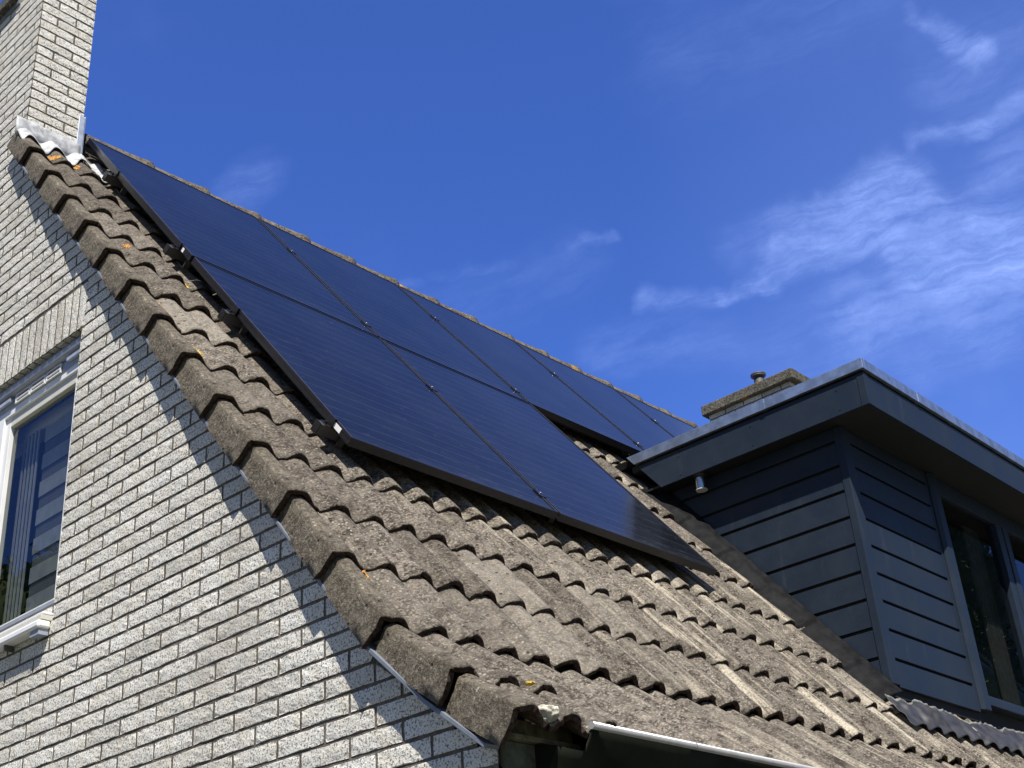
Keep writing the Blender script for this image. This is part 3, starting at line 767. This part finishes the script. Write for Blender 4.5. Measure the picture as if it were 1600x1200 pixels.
m = MB(); m.box((4.24, YP+1.2, -.6), (DX1, YP+1.22, ZS-.02)); m.box((4.2, YP+.1, -.56), (DX1, YP+1.2, -.54)); m.build('room_wall', plain('room_plaster', (.10, .095, .08), .9), dormer)
# roof slab: fascia, soffit, trims
sf = MB(); sf.prism([(XF+.021, YF+.021), (DX1+.1, YF+.021), (DX1+.1, 1.0), (XF+.021, 1.0)], 2, ZS, ZS+.012)
sf.build('soffit', M_soffit, dormer)
fa = MB()
ft, fbm = 1.076, .892
fa.prism([(YF+.045, fbm), (YF+.045, ft), (roof_y(ft, -.02), ft), (roof_y(fbm, -.02), fbm)], 0, XF+.003, XF+.02)
fa.box((XF+.045, YF+.003, fbm), (DX1+.1, YF+.02, ft))
fa.build('fascia', M_anth, dormer, bevel=.0012)
fcn = MB(); fcn.prism([(XF, YF), (XF+.044, YF), (XF+.044, YF+.012), (XF+.012, YF+.012), (XF+.012, YF+.044), (XF, YF+.044)], 2, fbm-.002, ft+.001); fcn.build('fascia_corner', M_anth, dormer, bevel=.0015)
bk = MB(); bk.box((XF+.021, YF+.021, ft-.02), (DX1+.1, .95, 1.095)); bk.build('fascia_gap', M_dark, dormer)
zt = MB(); 
zt.prism([(YF-.014, 1.092), (YF-.014, 1.153), (roof_y(1.153, -.02), 1.153), (roof_y(1.092, -.02), 1.092)], 0, XF-.014, XF+.01)
zt.build('roof_edge_trim', M_zinc, dormer, bevel=.002)
zt = MB(); zt.box((XF+.0102, YF-.014, 1.092), (DX1+.12, YF+.01, 1.153)); zt.build('roof_edge_trim', M_zinc, dormer, bevel=.002)
zt = MB(); zt.box((XF-.0165, -.02, 1.090), (XF+.012, .01, 1.155)); zt.build('trim_joint', M_zinc, dormer, bevel=.001)
for xx in (3.61, 5.1): zt = MB(); zt.box((xx, YF-.0165, 1.090), (xx+.03, YF+.012, 1.155)); zt.build('trim_joint', M_zinc, dormer, bevel=.001)
rr = MB(); rr.prism([(YF+.011, 1.10), (YF+.011, 1.145), (roof_y(1.145, -.13), 1.145), (roof_y(1.10, -.13), 1.10)], 0, XF+.0105, DX1+.1); rr.build('dormer_roof', M_leadd, dormer)
for yy in (-.45, .10, .60):
    for zz_ in (fbm+.03, ft-.04):
        if yy < roof_y(zz_, -.02)-.05:
            m = MB(); m.cyl((XF+.0045, yy, zz_), (XF+.0005, yy, zz_), .0045, n=10); m.build('fixing_screw', M_anth, dormer)
# flashing beside the cheek and the lead apron in front
def sheet(name, fn, nu, nv, M, parent, solid=.003):
    m = MB(); m.grid([[fn(a/nu, b_/nv) for a in range(nu+1)] for b_ in range(nv+1)], 0, True)
    o = m.build(name, M, parent, loc=(0, 0, 0), rot=SLOPE, local=True); q = o.modifiers.new('solid', 'SOLIDIFY'); q.thickness = solid; return o
def rown(s):        # drop of the tile surface behind its butt
    return -.027*(((s-SR0) % GA)/GA)
def chk(a, v):
    s = -.70+1.98*v
    xo = 3.0+.035*noise.noise(Vector((0, s*3.1, 2)))+.02*noise.noise(Vector((0, s*11, 5)))
    x = xo+(XC-.004-xo)*a
    base_ = H0+prof(x)*(1-.6*a)+rown(s)*(1-a)
    n = base_+.012+.055*a**2.2+.008*noise.noise(Vector((x*14, s*5, 1)))*(1-.3*a)+.006*noise.noise(Vector((x*30, s*19, 3)))
    if a > .97: n = -.038+.004*noise.noise(Vector((1, s*9, 0)))
    return (x, s, n)
sheet('cheek_flashing', chk, 26, 150, M_leadd, dormer)
def apr(a, v):
    x = 2.99+3.5*a
    s_low = -.90+.004*math.cos(2*math.pi*(x-X0)/PX)+.008*noise.noise(Vector((x*6, 0, 0)))
    s_top = -.715+.05*noise.noise(Vector((x*4, 7, 0)))+.02*noise.noise(Vector((x*12, 3, 0)))
    s = s_low+(s_top-s_low)*v
    n = H0+.007+prof(x)*.55*(1-v)**.7+(.006*v)-.02*(s+.79)/GA*(1 if s > -.79 else 0)+(.020*noise.noise(Vector((x*7, s*9+x*4, 2)))+.012*noise.noise(Vector((x*26, s*18, 9))))*min(1, v*3+.15)
    return (x, s, n)
sheet('apron_flashing', apr, 340, 22, M_lead, dormer)
def lip(a, v):
    x, s, n = apr(a, 1.0); j = .004*noise.noise(Vector((x*30, 1, 0)))
    return (x, s+.012*v+j, n+.007*v)
sheet('apron_lip', lip, 340, 2, M_lip, dormer)
dk = MB(); dk.box((XC+.03, YP+.055, -.72), (DX1, YP+.08, -.40)); dk.build('sill_shade', M_dark, dormer)  # near-black sheet standing in for the shade in the recess below the boards

# spotlight under the soffit
sp = empty('spotlight', (3.075, .515, ZS-.10), 'small brushed steel downlight hanging under the dormer soffit', 'spotlight')
m = MB(); m.cyl((3.075, .515, ZS-.001), (3.075, .515, ZS-.012), .036, n=24); m.build('ceiling_mount', M_alud, sp)
m = MB(); m.cyl((3.075, .515, ZS-.0125), (3.075, .515, ZS-.098), .033, n=32, caps=False); m.build('lamp_housing', M_steel, sp)
m = MB(); m.cyl((3.075, .515, ZS-.094), (3.075, .515, ZS-.0985), .0335, n=32); m.build('lamp_lens', M_lens, sp)

# ---- second chimney, on the far end of the same ridge
c2 = MB(); X2 = 7.5; Ya, Yb = 2.17, 3.13
to2 = lambda u, z, d: (X2-d, u, z)
to2f = lambda u, z, d: (u, Ya-d, z)
for k in range(int((2.6-Z0C)/CH), 200):
    z0 = Z0C+k*CH+.01; z1 = z0+CH-JT
    if z1 > 3.762: break
    for j in range(6):
        a = Ya-(BL/2 if k % 2 else 0)+j*BL; p, q = max(a, Ya+.002), min(a+BL-JT, Yb)
        if q-p > .03: brick_face(c2, to2, p, q, z0, z1)
    for j in range(3):
        a = X2-(BL/2 if k % 2 else 0)+j*BL; p, q = max(a, X2+.003), min(a+BL-JT, X2+.55)
        if q-p > .03: brick_face(c2, to2f, p, q, z0, z1)
far = c2.build('chimney', [M_brick, M_mortar], house, fix=False, label='distant white brick chimney behind the dormer roof edge')
m = MB(); m.box((X2+.009, Ya+.009, 2.2), (X2+.55, Yb, 3.745)); m.build('mortar_core', M_mortar, far)
m = MB(); m.box((X2-.05, Ya-.07, 3.748), (X2+.62, Yb+.055, 3.862)); o = m.build('chimney_cap', M_cap, far, bevel=.012)
m = MB(); cx, cy = X2+.16, 2.585
m.cyl((cx, cy, 3.855), (cx, cy, 4.02), .056, .050, n=24); m.cyl((cx, cy, 4.015), (cx, cy, 4.035), .050, .078, n=24); m.cyl((cx, cy, 4.035), (cx, cy, 4.055), .078, .078, n=24)
m.build('flue_pot', M_pot, far)

# ------------------------------------------------------------------ SOLAR PANELS
PWd, PH, PG = 1.13975, 1.722, .020
FRW, FRH = .011, .035
RAILS = [.156, 1.158, 1.901, 2.914]
def panel(c, row, label):
    x0 = c*(PWd+PG)+(.004 if row == 0 and c == 0 else 0); s0 = row*(PH+PG)-(.004 if (row == 0 and c == 1) else 0)
    org = x0*Vector((1, 0, 0))+s0*S
    p = empty('solar_panel', org, label, 'solar panel', 'black solar panels mounted on the roof', rot=SLOPE)
    m = MB()
    m.box((0, 0, -FRH), (FRW, PH, 0)); m.box((PWd-FRW, 0, -FRH), (PWd, PH, 0)); m.box((FRW, 0, -FRH), (PWd-FRW, FRW, 0)); m.box((FRW, PH-FRW, -FRH), (PWd-FRW, PH, 0))
    # grooves on the outside of the left profile, as on extruded frames
    m.box((-.0012, .0015, -.012), (-.0001, PH-.0015, -.003)); m.box((-.0012, .0015, -.032), (-.0001, PH-.0015, -.022))
    m.build('panel_frame', M_frame, p, bevel=.0011, loc=org, rot=SLOPE, local=True)
    m = MB(); m.box((FRW+.0002, FRW+.0002, -.010), (PWd-FRW-.0002, PH-FRW-.0002, -.0025)); m.build('cell_glass', M_pv, p, loc=org, rot=SLOPE, local=True)
    m = MB(); m.box((FRW+.001, FRW+.001, -.016), (PWd-FRW-.001, PH-FRW-.001, -.0105)); m.build('back_sheet', M_dark, p, loc=org, rot=SLOPE, local=True)
    for xe_ in (.0, PWd-.0026):  # thin pale strips stand in for the glint on the long frame edges
        m = MB(); m.box((xe_, .002, .0002), (xe_+.0026, PH-.002, .0012)); m.build('frame_highlight', M_glint, p, loc=org, rot=SLOPE, local=True)
    if c == 0:
        ys = (.205,) if row == 0 else (.10,)
        for yy in ys:
            m = MB(); L_ = .055 if row == 0 else .022
            m.box((-.0026, yy-L_/2-(.10 if row == 0 else 0), -.028), (-.0013, yy+L_/2-(.10 if row == 0 else 0), -.008)); m.build('label_sticker', M_sticker, p, loc=org, rot=SLOPE, local=True)
    return p
names0 = ['lower left solar panel at the verge side, nearest the camera', 'lower right solar panel with its corner mirroring the dark dormer']
for c in range(2): panel(c, 0, names0[c])
names1 = ['upper solar panel farthest left, beside the gable chimney', 'second upper solar panel from the chimney, above the lower right panel', 'third upper solar panel from the chimney, with its open underside casting shade',
          'fourth upper solar panel, cut off by the dormer roof edge', 'rightmost upper solar panel, a sliver above the dormer roof edge']
for c in range(5): panel(c, 1, names1[c])
rl = ['lowest aluminium mounting rail with a visible hook at its end', 'second mounting rail from below, under the lower panels', 'third mounting rail from below, under the upper panels', 'topmost mounting rail, ending near the chimney flashing']
for i, s0 in enumerate(RAILS):
    xe = 2.33 if i < 2 else 5.82
    org = Vector((-.045, 0, 0))+s0*S+(-.058)*N
    rp = empty('mounting_rail', org, rl[i], 'mounting rail', 'rails under the solar panels', rot=SLOPE)
    m = MB(); m.box((0, -.02, -.022), (xe+.045, .02, .022)); m.build('rail_profile', M_alud, rp, bevel=.002, loc=org, rot=SLOPE, local=True)
    m = MB(); m.box((-.004, -.0215, -.0235), (-.0005, .0215, .0235)); m.build('rail_end_cap', M_frame, rp, loc=org, rot=SLOPE, local=True)
    m = MB()       # end clamp at the left side: Z-shaped with bolt
    m.box((.017, -.025, .0225), (.0435, .025, .026)); m.box((.038, -.025, .026), (.0435, .025, .058)); m.box((.0385, -.025, .0585), (.057, .025, .0615)); m.cyl((.028, 0, .026), (.028, 0, .036), .0065, n=6)
    m.build('end_clamp', M_frame, rp, bevel=.001, loc=org, rot=SLOPE, local=True)
    nc = 2 if i < 2 else 5
    for c in range(1, nc):
        xc_ = c*(PWd+PG)-PG/2+.045
        m = MB(); m.box((xc_-.020, -.03, .0585), (xc_+.020, .03, .0618)); m.cyl((xc_, 0, .0618), (xc_, 0, .0665), .0062, n=6, m=1); m.box((xc_-.008, -.028, .0225), (xc_+.008, .028, .0584))
        m.build('middle_clamp', [M_frame, M_alu], rp, loc=org, rot=SLOPE, local=True)
    for hx in ((.10, 1.3) if i < 2 else (.10, 1.3, 2.5, 3.7, 4.9)):
        m = MB(); m.box((hx, -.03, -.052), (hx+.03, .14, -.045)); m.box((hx, -.03, -.0448), (hx+.03, -.024, .0)); m.box((hx-.0, .06, -.075), (hx+.03, .14, -.0525))
        m.build('roof_hook', M_alu if i else M_alud, rp, loc=org, rot=SLOPE, local=True)

# ------------------------------------------------------------------ garden tree mirrored in the gable window, conifer added to darken the dormer pane
def tree(loc, h, rad, label, seed, slim=False):
    r2 = random.Random(seed); base_ = Vector(loc)
    t_ = empty('garden_tree', base_, label, 'tree', 'garden trees mirrored in the windows')
    m = MB(); m.cyl(base_, base_+Vector((.1, 0, h*.45)), .22, .13, n=10)
    for k in range(7):
        a = r2.uniform(0, 6.28); m.cyl(base_+Vector((.08, 0, h*(.3+.02*k))), base_+Vector((math.cos(a)*rad*.6, math.sin(a)*rad*.6, h*r2.uniform(.55, .85))), .09, .02, n=6)
    m.build('trunk', plain('bark', (.10, .08, .06), .9), t_)
    m = MB(); cl_ = [(Vector((r2.gauss(0, .45)*rad, r2.gauss(0, .45)*rad, h*r2.uniform(.4, .95))), r2.uniform(.25, .5)*rad) for _ in range(48)]
    if slim: cl_ = [(Vector((0, 0, h*(.12+.86*q/30))), rad*(1-.4*(q/30)**2)) for q in range(31)]
    for k in range(60000 if slim else 70000):
        c, rr_ = r2.choice(cl_); d = Vector((r2.gauss(0, 1), r2.gauss(0, 1), r2.gauss(0, 1))).normalized()*rr_*r2.random()**.4
        p = base_+c+d; u = Vector((r2.gauss(0, 1), r2.gauss(0, 1), r2.gauss(0, 1))).normalized(); v_ = u.orthogonal().normalized(); sz = r2.uniform(.02, .042)*1.9
        i_ = [m.V(*(p+sz*(a*u+b_*v_))) for a, b_ in ((-1, 0), (0, -.5), (1, 0), (0, .5))]; m.F(i_)
    for c, rr_ in cl_:
        k0_ = len(m.v); bm = bmesh.new(); bmesh.ops.create_icosphere(bm, subdivisions=3, radius=1)
        for v_ in bm.verts: m.V(*(base_+c+v_.co*rr_*.80*(1+.35*noise.noise(v_.co*2.5+c))))
        for f_ in bm.faces: m.F([k0_+v_.index for v_ in f_.verts], 0, True)
        bm.free()
    m.build('crown', leafm, t_, fix=False)
def f_leaf(t, b):
    isl = t.node('ShaderNodeNewGeometry').outputs['Random Per Island']
    t.l.new(t.mix(isl, (.05, .085, .02), (.11, .14, .035)), b.inputs['Base Color']); setp(b, roughness=.6)
leafm = mat('leaf', f_leaf)
tree((-7.2, 15.2, GROUND), 8.7, 3.4, 'bushy green garden tree mirrored in the gable window', 1)
tree((20.4, -7.75, GROUND), 13.2, 2.15, 'tall slim dark conifer, unseen and added to darken the dormer window reflection', 2, True)  # unseen conifer, added to darken what the dormer pane reflects
scn.render.engine = 'CYCLES'
